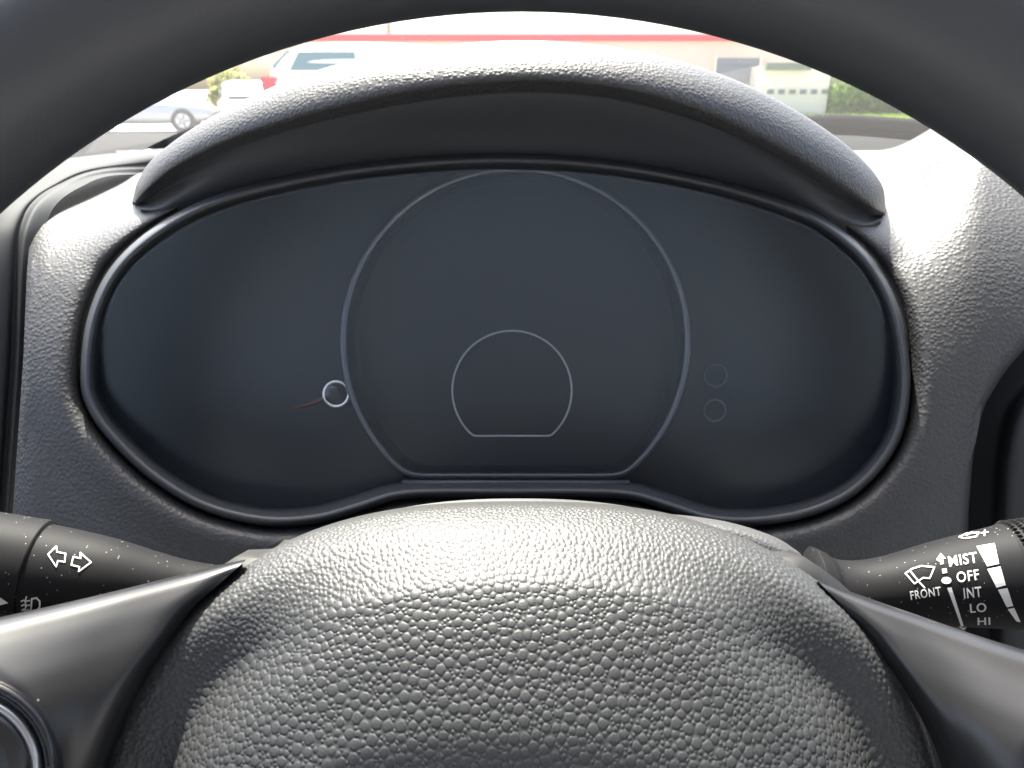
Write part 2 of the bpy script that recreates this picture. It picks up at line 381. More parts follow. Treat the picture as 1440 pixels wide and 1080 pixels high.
# specks of dried dirt on the glass
gl = BVHTree.FromPolygons([tuple(q) for q in g_.reshape(-1, 3)], gridfaces(24, 40))
M['speck'] = mat('dirt_speck', (.6, .6, .58), .9)
v, f = [], []
for i in range(60):
    px, py = (random.uniform(940, 1240), random.uniform(50, 165)) if i < 36 else (random.uniform(150, 900), random.uniform(20, 190))
    d = Vector(at(px, py, 1) - np.array(CAM)).normalized(); hit = gl.ray_cast(CAM, d)
    if hit[0] is None: continue
    c = np.array(hit[0]) - np.array(hit[1]) * .0006 * (1 if hit[1].y < 0 else -1); a = np.array([1, 0, 0]); b = np.cross(a, np.array(hit[1])); k = len(v); s = random.choice([.0004, .0005, .0006, .0009])
    for q in range(6): v.append(c + s * (a * math.cos(q) * random.uniform(.6, 1.3) + b * math.sin(q) * random.uniform(.6, 1.3)))
    f.append(tuple(range(k, k + 6)))
tag(mesh('dirt_specks', v, f, M['speck'], ws, smooth=False, col=False), kind='stuff')

# unseen roof, doors and seat, added to shade the cabin from the open sky
M['headliner'] = mat('headliner_fabric', (.40, .41, .42), .95); M['doorcard'] = mat('door_card', (.06, .06, .065), .7); M['seat'] = mat('seat_fabric', (.28, .285, .295), .9)  # pale headliner and seat tones bounce fill light forward
cb = thing('unseen_cabin_shell', (.34, -.6, .4), 'unseen roof lining, doors and seat added to shade the wheel', 'added cabin shell')
rows = [[(x, y - .10 * ((x - .34) / .96) ** 2 * max(0, 1 - k * .5), z - .10 * ((x - .34) / .96) ** 4) for x in np.linspace(-.62, 1.30, 9)] for k, (y, z) in enumerate([(.02, 1.636), (-.3, 1.67), (-.9, 1.68), (-1.5, 1.66), (-1.9, 1.60)])]
surf('headliner', rows, 16, 24, M['headliner'], cb, col=False)
for x in (-.66, 1.32): box('door', (x, x + .02, -1.6, .9, .35, 1.10), M['doorcard'], cb, bevel=.006)
for x in (-.66, 1.32): box('door_pillar', (x + .02, x + .05, -.62, -.42, 1.102, 1.56), M['headliner'], cb, bevel=.006)
rows = [[(x, y + .03 * math.cos((x) / .26 * 1.5), z) for x in np.linspace(-.26, .26, 7)] for y, z in ((-.42, .62), (-.50, .80), (-.58, 1.05), (-.62, 1.22), (-.64, 1.27), (-.70, 1.24))]
surf('seat_back', rows, 16, 20, M['seat'], cb, col=False)
box('seat_cushion', (-.26, .26, -.5, .02, .5, .64), M['seat'], cb, bevel=.03)
box('floor_pan', (-.62, 1.3, -1.6, .9, .30, .34), M['doorcard'], cb)

cw = thing('wiper_cowl', W(P(720, 220, .8)), 'black plastic cowl strip at the foot of the windshield', 'cowl')
rows = [[P(x, y0 + 0 * x, d) for x in np.linspace(-400, 1900, 9)] for y0, d in ((235, .72), (214, .80), (200, .86), (192, .92), (187, .98), (190, 1.05))]
surf('panel', rows, 20, 40, M['cowl'], cw)
wp = thing('windshield_wiper', W(P(1160, 172, .8)), 'dark wiper arm resting at the foot of the windshield', 'wiper')
tube('arm', cr([P(1080, 180, .80), P(1130, 173, .80), P(1190, 171, .79), P(1330, 180, .775)], 16), np.linspace(.009, .007, 16), M['cowl'], wp, 10, ell=(1, .7))
tube('blade', cr([P(1060, 192, .82), P(1130, 185, .82), P(1200, 183, .81), P(1340, 195, .795)], 16), .006, M['cowl'], wp, 8)

# ------------------------------------------------------------------ dashboard body
BZ = [(130, 530), (140, 450), (175, 380), (240, 325), (320, 287), (440, 258), (560, 241), (700, 233), (850, 241), (1000, 268), (1110, 302), (1165, 331), (1215, 377),
      (1248, 440), (1263, 520), (1258, 590), (1235, 640), (1190, 685), (1130, 712), (1060, 723), (1000, 720), (945, 703), (890, 687), (820, 683), (720, 683), (620, 683), (556, 687),
      (500, 704), (440, 720), (370, 722), (290, 702), (220, 660), (165, 607), (138, 568)]
NB = 260
BO = cr(np.array(BZ, float), NB, True)
def offset(poly, k):
    t = np.roll(poly, -1, 0) - np.roll(poly, 1, 0); t /= np.linalg.norm(t, axis=1)[:, None]
    n = np.stack([t[:, 1], -t[:, 0]], 1)
    for _ in range(3): n = (np.roll(n, 1, 0) + n * 2 + np.roll(n, -1, 0)) / 4
    return poly + n * k
def inside(poly, x, y):
    x = np.asarray(x); y = np.asarray(y); c = np.zeros(x.shape, bool)
    x0, y0 = poly[:, 0], poly[:, 1]; x1, y1 = np.roll(x0, -1), np.roll(y0, -1)
    for a, b, p_, q in zip(x0, y0, x1, y1):
        if b == q: continue
        k = ((b > y) != (q > y)) & (x < (p_ - a) * (y - b) / (q - b) + a); c ^= k
    return c
def pl(arr, d): return np.stack([(arr[:, 0] - 720) / F * d, (540 - arr[:, 1]) / F * d, -d * np.ones(len(arr))], 1)
# direction check: offset must grow outward
if offset(BO, 20)[:, 0].max() < BO[:, 0].max():
    _o = offset
    def offset(poly, k): return _o(poly, -k)

ds = thing('dashboard', W(P(720, 700, .30)), 'dark grey grained dashboard around the instrument cluster', 'dashboard')
PA = [(1000, .292), (900, .290), (750, .287), (600, .288), (500, .291), (430, .296), (380, .302), (340, .312), (312, .326), (296, .345), (280, .378), (262, .425), (238, .51), (216, .62), (212, .66), (226, .67)]
PB = [(1000, .292), (900, .290), (750, .286), (600, .284), (500, .284), (400, .287), (330, .293), (280, .301), (240, .311), (210, .324), (188, .340), (172, .365), (160, .40), (152, .45), (150, .50), (170, .52)]
xs = np.concatenate([np.linspace(20, 1240, 70), np.linspace(1250, 1480, 24)])
ya = cr(np.array(PA), 110); yb = cr(np.array(PB), 110)
grid = np.zeros((110, len(xs), 3)); pxg = np.zeros((110, len(xs), 2))
for j, x in enumerate(xs):
    t = np.clip((x - 1235) / 150, 0, 1); t = t * t * (3 - 2 * t)
    q = ya * (1 - t) + yb * t
    for i in range(110):
        y, d = q[i]
        xx = x
        if x < 160:                       # left edge: rounded corner that leans with the seam
            k = (160 - x) / 140
            edge = np.interp(y, [230, 250, 270, 290, 310, 335, 380, 500, 720, 1000], [190, 130, 88, 62, 48, 42, 38, 33, 18, 0])
            xx = 160 + (edge - 160) * k if edge < 160 else 160 + (edge - 160) * k
            d = d + .004 * max(0, k - .86) / .14 * max(0, k - .86) / .14
        over = xx - np.interp(y, [400, 430, 482, 522, 572, 640, 720, 900, 1000], [1600, 1528, 1442, 1407, 1377, 1362, 1356, 1352, 1352])
        if over > 0:                      # the skin turns down into the channel beside the centre stack
            xx = xx - over + min(over, 12) * .5; d = d + min(.03, .0007 * over)
        grid[i, j] = P(xx, y, d); pxg[i, j] = (xx, y)
hole = inside(offset(BO, 30), pxg[..., 0], pxg[..., 1])
hole |= inside(np.array([(205, 292), (320, 250), (720, 190), (1120, 265), (1215, 305), (1180, 420), (1140, 600), (200, 600), (180, 400)], float), pxg[..., 0], pxg[..., 1])
mesh('dash_skin', grid.reshape(-1, 3), gridfaces(110, len(xs), False, hole), M['dash'], ds)
# soft raised surround that the cluster bezel sits in
def ringsurf(name, offs, m, parent, nr=None):
    loops = [pl(offset(BO, k), d) for k, d in offs]
    g = np.array(loops)
    if nr: g = cr(g, nr)
    return mesh(name, g.reshape(-1, 3), gridfaces(len(g), NB, True), m, parent)
def dash_depth(x, y, k):
    tb = np.clip((x - 1235) / 150, 0, 1); tb = tb * tb * (3 - 2 * tb); qq = ya * (1 - tb) + yb * tb
    D_ = float(np.interp(y, qq[::-1, 0], qq[::-1, 1])); t = min(1, max(0, (k - 20) / 55)); t = t * t * (3 - 2 * t); return min(D_, .303) * (1 - t) + D_ * t
g = np.array([[P(max(x, np.interp(y, [230, 250, 270, 290, 310, 335, 380, 500, 720, 1000], [190, 130, 88, 62, 48, 42, 38, 33, 18, 0]) + 6), y, dash_depth(x, y, k) - h_) for x, y in offset(BO, k)] for k, h_ in ((17, -.012), (21, -.0055), (27, -.0015), (36, .0010), (48, .0019), (62, .0014), (80, .0005), (100, -.0001), (118, -.0012))])
g = cr(g, 30); mesh('cluster_surround', g.reshape(-1, 3), gridfaces(30, NB, True), M['dash'], ds)

# brow hood over the cluster
SIL = [(186, 282), (196, 250), (225, 214), (300, 163), (420, 108), (560, 72), (735, 57), (890, 71), (1020, 107), (1120, 156), (1195, 208), (1238, 256), (1246, 294)]
LIP = [(190, 287), (206, 272), (250, 239), (330, 201), (450, 164), (590, 134), (735, 120), (870, 131), (990, 166), (1085, 211), (1165, 258), (1222, 294), (1243, 302)]
ROOT = [(200, 300), (235, 308), (268, 300), (345, 278), (450, 254), (590, 236), (735, 231), (870, 241), (1000, 266), (1090, 294), (1160, 326), (1205, 332), (1238, 316)]
dl = [.318, .300, .284, .266, .250, .240, .236, .240, .250, .264, .280, .298, .316]
cols = []
for s, l, r_, d in zip(SIL, LIP, ROOT, dl):
    s, l, r_ = map(lambda q: np.array(q, float), (s, l, r_))
    th = (d - .236) / .08
    c = [P(*r_, .300 + .02 * th), P(*(r_ * .62 + l * .38 - [0, 2]), .283 + .03 * th), P(*(r_ * .28 + l * .72 - [0, 4]), d + .017), P(*(r_ * .10 + l * .90), d + .0085), P(*(l + [0, -1]), d + .0030),
         P(*(l * .80 + s * .20), d), P(*(l * .45 + s * .55), d + .002), P(*(l * .16 + s * .84), d + .008), P(*s, d + .018), P(*(s + [0, 6]), d + .04), P(*(s + [0, 34]), d + .09), P(*(s + [0, 75]), d + .16)]
    cols.append(c)
gh = cr(np.swapaxes(np.array(cols), 0, 1), 101); gh = np.swapaxes(cr(np.swapaxes(gh, 0, 1), 160), 0, 1)
hood = mesh('brow_hood', gh[28:].reshape(-1, 3), gridfaces(73, 160), M['hood'], ds)
mesh('brow_underside', gh[:29].reshape(-1, 3), gridfaces(29, 160), M['under'], ds)

# left end: smooth trim strip beside the seam, and the defroster panel above it
ED = [(330, 234), (212, 238), (140, 243), (90, 262), (58, 284), (42, 312), (34, 350), (30, 430), (26, 520), (12, 720), (0, 900)]
rows = []
for k, (ox, oy, dd) in enumerate([(24, 10, .018), (4, 6, .010), (-3, -2, .0085), (-7, -5, .0105), (-12, -9, .0105), (-20, -15, .006), (-44, -22, .003), (-80, -28, .005), (-130, -34, .02)]):
    row = []
    for i, (x, y) in enumerate(ED):
        t = i / (len(ED) - 1); kx = min(1, t * 3.2); ky = max(0, 1 - t * 3.0)
        base = [.62, .50, .40, .352, .325, .312, .306, .302, .300, .297, .296][i]
        row.append(P(x + ox * kx, y + oy * ky, base + dd - .004))
    rows.append(row)
surf('end_trim', rows, 60, 60, M['trim'], ds)
rows = []
for y, z in ((.34, 1.145), (.345, 1.158), (.38, 1.166), (.46, 1.163), (.54, 1.158), (.60, 1.15)):
    rows.append([(x, y + .05 * ((x + .30) / .12) ** 2 * .2, z) for x in np.linspace(-.46, -.245, 6)])
# right: edge of the centre stack
CS = [(1520, 430), (1440, 482), (1405, 522), (1375, 572), (1360, 640), (1354, 720), (1350, 900), (1350, 1200)]
rows = []
for k, (ox, oy, d) in enumerate([(-6, -4, .305), (2, 2, .308), (10, 9, .311), (22, 20, .313), (40, 30, .312), (50, 38, .304), (56, 44, .296), (66, 50, .289), (110, 60, .284), (180, 80, .286)]):
    rows.append([P(x + ox, y + oy * max(0, 1 - i / 3.5), d) for i, (x, y) in enumerate(CS)])
surf('center_stack_edge', rows, 60, 40, M['trim'], ds)

# ------------------------------------------------------------------ instrument cluster
ic = thing('instrument_cluster', W(P(720, 690, .31)), 'switched-off instrument cluster with a large central dial under the brow', 'instrument cluster')
ringsurf('bezel', [(-9, .345), (-7, .318), (-3, .296), (2, .2885), (7, .2866), (12, .2870), (16, .2905), (18, .300)], M['bezel'], ic, 40)
lo = offset(BO, -5); c0 = np.array([705, 480.])
def disc(name, poly, dfun, m, parent, rings=14):
    c = poly.mean(0) if poly.shape[0] < 200 or True else c0
    v = []; n = len(poly)
    for k in np.linspace(0.03, 1, rings):
        q = c + (poly - c) * k
        v += [P(x, y, dfun(x, y)) for x, y in q]
    f = gridfaces(rings, n, True); f.append(tuple(range(n)))
    return mesh(name, v, f, m, parent)
disc('dial_face', offset(BO, -8), lambda x, y: .334, M['dial'], ic)
disc('lens', lo, lambda x, y: .309 - .009 * ((x - 705) / 580) ** 2 - .000032 * (690 - y) - .000000034 * max(0, 690 - y) ** 2, M['lens'], ic, 20)
# central gauge pod: truncated circle
def trunc(cx, cy, r, yb, rc, n=140):
    a0 = math.asin((yb - cy) / r)
    a = np.linspace(math.pi - a0, 2 * math.pi + a0, n - 24)
    arc = np.stack([cx + r * np.cos(a), cy + r * np.sin(a)], 1)
    x0, x1 = arc[-1, 0], arc[0, 0]
    line = np.stack([np.linspace(x0, x1, 26)[1:-1], np.full(24, yb)], 1)
    p = np.concatenate([arc, line])
    for _ in range(rc): p = (np.roll(p, 1, 0) + 2 * p + np.roll(p, -1, 0)) / 4
    return p
TC = trunc(725, 480, 241, 668, 3)
def scaled(poly, k, c=(725, 470)): c = np.array(c, float); return c + (poly - c) * k
loops = [pl(scaled(TC, 1.035), .3335), pl(scaled(TC, 1.025), .322), pl(scaled(TC, 1.012), .3142), pl(scaled(TC, 1.000), .3130), pl(scaled(TC, .982), .3145), pl(scaled(TC, .955), .320), pl(scaled(TC, .93), .3305)]
gq = cr(np.array(loops), 36); mesh('gauge_pod', gq.reshape(-1, 3), gridfaces(36, 140, True), M['glossblack'], ic)
tube('gauge_ring', pl(scaled(TC, 1.006), .3136), .0015, M['ring'], ic, 10, True)
disc('gauge_face', scaled(TC, .932), lambda x, y: .3303, M['dial'], ic)
tube('dial_ring', pl(trunc(720, 549, 84, 613, 1, 110), .3275), .00042, M['greyline'], ic, 8, True)
def circ(cx, cy, r, n=48): a = np.linspace(0, 2 * np.pi, n, endpoint=False); return np.stack([cx + r * np.cos(a), cy + r * np.sin(a)], 1)
nd = tube('needle', [P(474, 554, .327), P(440, 567, .327), P(400, 578, .327)], [.0016, .0012, .0004], M['needle'], ic, 8)
tube('needle_hub', [P(473, 554, .333), P(473, 554, .3255), P(473, 554, .3245)], [.0052, .0052, .0048], M['glossblack'], ic, 28)
tube('hub_ring', pl(circ(473, 554, 17.5), .3245), .0009, M['silver'], ic, 8, True)
M['dimring'] = mat('dim_print', (.09, .095, .10), .5)
for cx, cy, r in ((1006, 528, 15.5), (1005, 577, 15)):
    tube('icon_ring', pl(circ(cx, cy, r), .3325), .00042, M['dimring'], ic, 8, True)
# sill at the foot of the gauge pod
tube('sill_bar', [P(566, 679, .300), P(885, 679, .300)], [.0012, .0012], M['bezel'], ic, 12)
# ------------------------------------------------------------------ steering column shroud
sh = thing('steering_column', W(P(740, 900, .25)), 'grainy plastic steering column cover behind the wheel hub', 'steering column')
AR = [(318, 900), (330, 832), (352, 814), (420, 797), (520, 772), (740, 738), (900, 723), (1000, 730), (1070, 748), (1112, 769), (1132, 797), (1138, 900)]
rows = []
for d, k in ((.196, .93), (.198, .975), (.204, .998), (.212, 1.0), (.235, .985), (.29, .93)):
    rows.append([P(740 + (x - 740) * k, 960 + (y - 960) * k, d) for x, y in AR])
surf('shroud', rows, 26, 80, M['shroud'], sh)
surf('shroud_front', [[P(740 + (x - 740) * .93 * k, 960 + (y - 960) * .93 * k, .196) for x, y in AR] for k in (1, .5, .05)], 6, 80, M['gapblack'], sh)

# ------------------------------------------------------------------ stalks
def decal_target(v, f):
    return BVHTree.FromPolygons([tuple(p) for p in v], f)
def densify(polys, step=3.0):
    out = []
    for p in polys:
        q = []
        for i in range(len(p)):
            a = np.array(p[i], float); b = np.array(p[(i + 1) % len(p)], float); n = max(1, int(np.linalg.norm(b - a) / step))
            q += [tuple(a + (b - a) * k / n) for k in range(n)]
        out.append(q)
    return out
def project(name, v2, faces, tree, m, parent, lift=.00022):
    """lay flat print on the curved surface it is printed on"""
    v = []
    for x, y in v2:
        d = Vector(P(x, y, 1)); h = tree.ray_cast(Vector((0, 0, 0)), d.normalized())
        if h[0] is None: v.append(P(x, y, .2)); continue
        n = h[1] if h[1].dot(d) < 0 else -h[1]
        v.append(np.array(h[0] + n * lift))
    return mesh(name, v, faces, m, parent, smooth=False)
def print_polys(name, polys, tree, m, parent):
    bm = bmesh.new()
    for p in densify(polys):
        bm.faces.new([bm.verts.new((x, y, 0)) for x, y in p])
    bmesh.ops.triangulate(bm, faces=bm.faces[:])
    bmesh.ops.subdivide_edges(bm, edges=[e for e in bm.edges if e.calc_length() > 5], cuts=2, use_grid_fill=True)
    bmesh.ops.triangulate(bm, faces=bm.faces[:])
    bm.verts.index_update()
    v2 = [(q.co.x, q.co.y) for q in bm.verts]; ff = [[q.index for q in fc.verts] for fc in bm.faces]; bm.free()
    return project(name, v2, ff, tree, m, parent)
def stroke(pts, wd, closed=False):
    p = np.array(pts, float); out = []
    n = len(p)
    for i in range(n if closed else n - 1):
        a, b = p[i], p[(i + 1) % n]; t = (b - a) / np.linalg.norm(b - a); nn = np.array([-t[1], t[0]]) * wd / 2; e = t * wd * .3
        out.append([tuple(a - e + nn), tuple(b + e + nn), tuple(b + e - nn), tuple(a - e - nn)])
    return out
def text_polys(txt, cx, cy, cap, rot, sx=1.0, sy=1.0, wt=.012):
    cu = bpy.data.curves.new('t', 'FONT'); cu.body = txt; cu.align_x = 'CENTER'; cu.align_y = 'CENTER'; cu.size = 1; cu.offset = wt; cu.resolution_u = 4; cu.space_character = 1.1
    o = bpy.data.objects.new('t', cu); COL.objects.link(o)
    bpy.context.view_layer.update()
    me = bpy.data.meshes.new_from_object(o.evaluated_get(bpy.context.evaluated_depsgraph_get()))
    v = np.array([tuple(q.co)[:2] for q in me.vertices]); f = [list(q.vertices) for q in me.polygons]
    bpy.data.objects.remove(o); bpy.data.curves.remove(cu); bpy.data.meshes.remove(me)
    h = v[:, 1].max() - v[:, 1].min(); v = v - (v.max(0) + v.min(0)) / 2; v = v * np.array([sx * .37037 / (v[:, 0].max() - v[:, 0].min()), cap / h])
    a = R(rot); x = v[:, 0] * math.cos(a) - v[:, 1] * math.sin(a); y = v[:, 0] * math.sin(a) + v[:, 1] * math.cos(a)
    return np.stack([cx + x, cy - y], 1), f
def z6(x, y): return (x * .37037, 680 + y * .37037)
def z7(x, y): return (1040 + x * .37037, 680 + y * .37037)

ls = thing('indicator_stalk', W(P(320, 832, .21)), 'black indicator stalk printed with white turn arrows', 'stalk')
LA = cr([P(50, 803, .198), P(100, 809, .1995), P(150, 815, .201), P(210, 823, .2035), P(262, 829, .206), P(320, 833, .209), P(345, 838, .211)], 50)
LR = cr(np.array([[.0126], [.0119], [.0109], [.0091], [.0078], [.0072], [.0100]]), 50)[:, 0]
lv, lf = tube_geo(LA, LR, 48); mesh('arm', lv, lf, M['stalk'], ls)
ka = cr([P(-160, 774, .191), P(-60, 788, .1945), P(46, 802, .198), P(48, 802.3, .1981)], 30)
kv, kf = tube_geo(ka, np.concatenate([np.linspace(.0140, .0133, 28), [.0131, .0120]]), 48); mesh('switch_knob', kv, kf, M['stalk'], ls)
lt = decal_target(lv, lf); kt = decal_target(kv, kf)
la = [z6(*q) for q in [(183, 270), (214, 240), (217, 261), (249, 267), (246, 298), (220, 294), (214, 316)]]
ra = [z6(*q) for q in [(279, 279), (306, 285), (305, 264), (346, 300), (299, 334), (302, 317), (271, 309)]]
print_polys('turn_arrow_print', stroke(la, 2.0, True), lt, M['white_print'], ls)
print_polys('turn_arrow_print', stroke(ra, 2.0, True), lt, M['white_print'], ls)
fg = stroke([z6(*q) for q in [(122, 436), (140, 433), (152, 445), (152, 466), (140, 482), (118, 487)]], 2.2) + stroke([z6(122, 436), z6(118, 487)], 2.2)
for k in range(3):
    y = 443 + k * 17; fg += stroke([z6(82 + k * 1, y + 2), z6(92, y - 2), z6(100, y + 2), z6(114 - k, y - 1)], 2.0)
fg += stroke([z6(102, 428), z6(96, 445), z6(101, 462), z6(93, 486)], 1.8)
print_polys('fog_lamp_print', fg, lt, M['white_print'], ls)
print_polys('pointer_print', [[z6(-20, 432), z6(4, 432), z6(33, 452), z6(4, 459), z6(-20, 459)]], kt, M['white_print'], ls)

rs = thing('wiper_stalk', W(P(1150, 838, .212)), 'black wiper stalk printed with MIST OFF INT LO HI', 'stalk')
RA = cr([P(1146, 838, .2125), P(1160, 838, .2123), P(1180, 837.5, .212), P(1215, 835, .211), P(1260, 830, .2095), P(1330, 820, .207), P(1416, 811, .2042), P(1428, 810, .2038)], 60)
RR = cr(np.array([[.0138], [.0126], [.0103], [.0093], [.0098], [.0117], [.0139], [.0139]]), 60)[:, 0]
rv, rf = tube_geo(RA, RR, 56); mesh('arm', rv, rf, M['stalk'], rs)
rt = decal_target(rv, rf)
kk = cr([P(1428, 810, .2040), P(1432, 809.6, .2038), P(1436, 809.2, .2036), P(1480, 803, .202), P(1560, 794, .199)], 40)
kv, kf = tube_geo(kk, np.concatenate([[.0130, .0146], np.full(38, .0144)]), 56); ring = mesh('knurled_ring', kv, kf, M['stalk'], rs)
# raised knurls, too small to pick apart one by one
tt = kk[-1] - kk[2]; tt /= np.linalg.norm(tt); b1 = np.cross(tt, [0, 0, 1]); b1 /= np.linalg.norm(b1); b2 = np.cross(b1, tt)
v, f = [], []
for i in range(14):
    c = kk[3] + tt * (.0004 + i * .0019)
    for j in range(64):
        a = (j + .5 * 0) / 64 * 2 * math.pi; n = b1 * math.cos(a) + b2 * math.sin(a); s = np.cross(tt, n); q = len(v); o_ = c + n * .0142
        for (e1, e2, hh) in ((-1, -1, 0), (1, -1, 0), (1, 1, 0), (-1, 1, 0), (-.35, -.35, 1), (.35, -.35, 1), (.35, .35, 1), (-.35, .35, 1)):
            v.append(o_ + tt * e1 * .0008 + s * e2 * .00055 + n * hh * .0009)
        f += [(q + 4, q + 5, q + 6, q + 7)] + [(q + m_, q + (m_ + 1) % 4, q + 4 + (m_ + 1) % 4, q + 4 + m_) for m_ in range(4)]
tag(mesh('knurls', v, f, M['stalk'], rs, smooth=False), kind='stuff')
for txt, x, y, cap, rot, sx, sy in (('MIST', 848, 289, 40, 9, 109, 1), ('OFF', 866, 351, 40, 8, 85, 1), ('INT', 884, 413, 39, 6, 68, 1), ('LO', 905, 470, 34, 4, 62, 1), ('HI', 927, 520, 27, 2, 48, 1), ('FRONT', 706, 416, 33, 9, 117, 1)):
    v2, f2 = text_polys(txt, *z7(x, y), cap * .37037, rot, sx, sy)
    project('lettering', v2, f2, rt, M['white_print'], rs)
wi = stroke([z7(*q) for q in [(630, 342), (655, 325), (690, 314), (740, 318)]], 2.0) + stroke([z7(740, 318), z7(722, 360)], 2.0) + stroke([z7(722, 360), z7(697, 358), z7(664, 380)], 2.0) + stroke([z7(664, 380), z7(630, 342)], 2.0) + stroke([z7(648, 333), z7(680, 372), z7(703, 396)], 2.2)
print_polys('wiper_icon_print', wi, rt, M['white_print'], rs)
print_polys('mark_print', [[z7(747, 291), z7(764, 266), z7(783, 286), z7(772, 288), z7(775, 306), z7(763, 308), z7(760, 290)]], rt, M['white_print'], rs)
print_polys('mark_print', [[z7(768, 325), z7(785, 322), z7(788, 339), z7(771, 342)]], rt, M['white_print'], rs)
print_polys('mark_print', [[z7(785 + 19 * math.cos(a), 368 + 13 * math.sin(a)) for a in np.linspace(0, 6.28, 16, endpoint=False)]], rt, M['white_print'], rs)
print_polys('mark_print', [[z7(788, 396), z7(804, 394), z7(851, 541), z7(865, 540), z7(853, 558), z7(833, 546), z7(842, 543)]], rt, M['white_print'], rs)
for q in ([(900, 240), (968, 228), (985, 305), (940, 315)], [(940, 325), (990, 315), (1010, 385), (975, 395)], [(980, 402), (1016, 396), (1038, 463), (1014, 468)], [(1017, 475), (1042, 470), (1066, 524), (1050, 520)]):
    print_polys('speed_block_print', [[z7(*k) for k in q]], rt, M['white_print'], rs)
ic2 = stroke([z7(835, 205), z7(860, 193), z7(885, 190), z7(910, 188), z7(900, 203), z7(872, 208), z7(852, 210), z7(835, 205)], 1.7) + stroke([z7(862, 200), z7(884, 186)], 1.6) + stroke([z7(918, 190), z7(944, 186)], 1.6) + stroke([z7(932, 178), z7(930, 200)], 1.6)
print_polys('washer_icon_print', ic2, rt, M['white_print'], rs)

# ------------------------------------------------------------------ steering wheel
WC = np.array([0.002, -.0856, -.150]); RM, RT = .1782, .0155
sw = thing('steering_wheel', W(WC + [0, -.19, 0]), 'black steering wheel with pebbled round airbag cover', 'steering wheel')
a = np.linspace(0, 2 * np.pi, 200, endpoint=False)
v = []
for q in a:
    c = WC + RM * np.array([math.cos(q), math.sin(q), 0]); r_ = np.array([math.cos(q), math.sin(q), 0])
    for b in np.linspace(0, 2 * np.pi, 40, endpoint=False): v.append(c + RT * math.cos(b) * r_ + .0172 * math.sin(b) * np.array([0, 0, 1]))
mesh('rim', v, gridfaces(200, 40, True) + [(199 * 40 + j, 199 * 40 + (j + 1) % 40, (j + 1) % 40, j) for j in range(40)], M['rim'], sw)
# airbag cover
HC = np.array([.002, -.110])
def hub_outline(q, k=1.0):
    c, s = math.cos(q), math.sin(q); ex = 2.2 + .3 * min(1, max(0, (k - .8) / .2)); bb = .0785 if s > 0 else .060
    rr = (abs(c / .1003) ** ex + abs(s / bb) ** ex) ** (-1 / ex)
    return HC[0] + rr * k * c, HC[1] + rr * k * s
NR = 520
TH = np.concatenate([np.linspace(R(-16), R(196), 1300), np.linspace(R(196), R(344), 92)[1:-1]]); NA = len(TH)
prof_r = np.array([0, .2, .38, .52, .63, .72, .78, .815, .84, .875, .91, .945, .97, .988, 1, 1])
prof_s = np.array([.1478, .1482, .1496, .152, .1557, .1600, .1652, .1692, .1714, .1720, .1719, .1722, .1742, .179, .1865, .196])   # sides: dome rises out of a shallow valley
prof_t = np.array([.1485, .149, .1505, .153, .1558, .1585, .1608, .1624, .1640, .1675, .1712, .1750, .1785, .1825, .188, .197])   # top: brow edge, then the band falls away
pr = cr(np.stack([prof_r, prof_s, prof_t], 1), 4000)
al = np.concatenate([[0], np.cumsum(np.hypot(np.diff(pr[:, 0]) * .085, np.diff(pr[:, 1])))])
sa = np.linspace(0, 1, NR) ** .85 * al[-1]
pr = np.stack([np.interp(sa, al, pr[:, m_]) for m_ in range(3)], 1); pr[0, 0] = .002
hv = np.zeros((NR, NA, 3))
for j, q in enumerate(TH):
    t = min(1, max(0, (math.sin(q) - .5) / .42)); t = t * t * (3 - 2 * t)
    for i in range(NR):
        x, y = hub_outline(q, pr[i, 0]); hv[i, j] = (x, y, -(pr[i, 1] * (1 - t) + pr[i, 2] * t + .10 * (y + .065)))
arc = np.concatenate([np.zeros((1, NA)), np.cumsum(np.linalg.norm(np.diff(hv, axis=0), axis=2), 0)])
dirv = hv[90, :, :2] - HC; dirv /= np.linalg.norm(dirv, axis=1)[:, None]; suv = arc[..., None] * dirv[None]
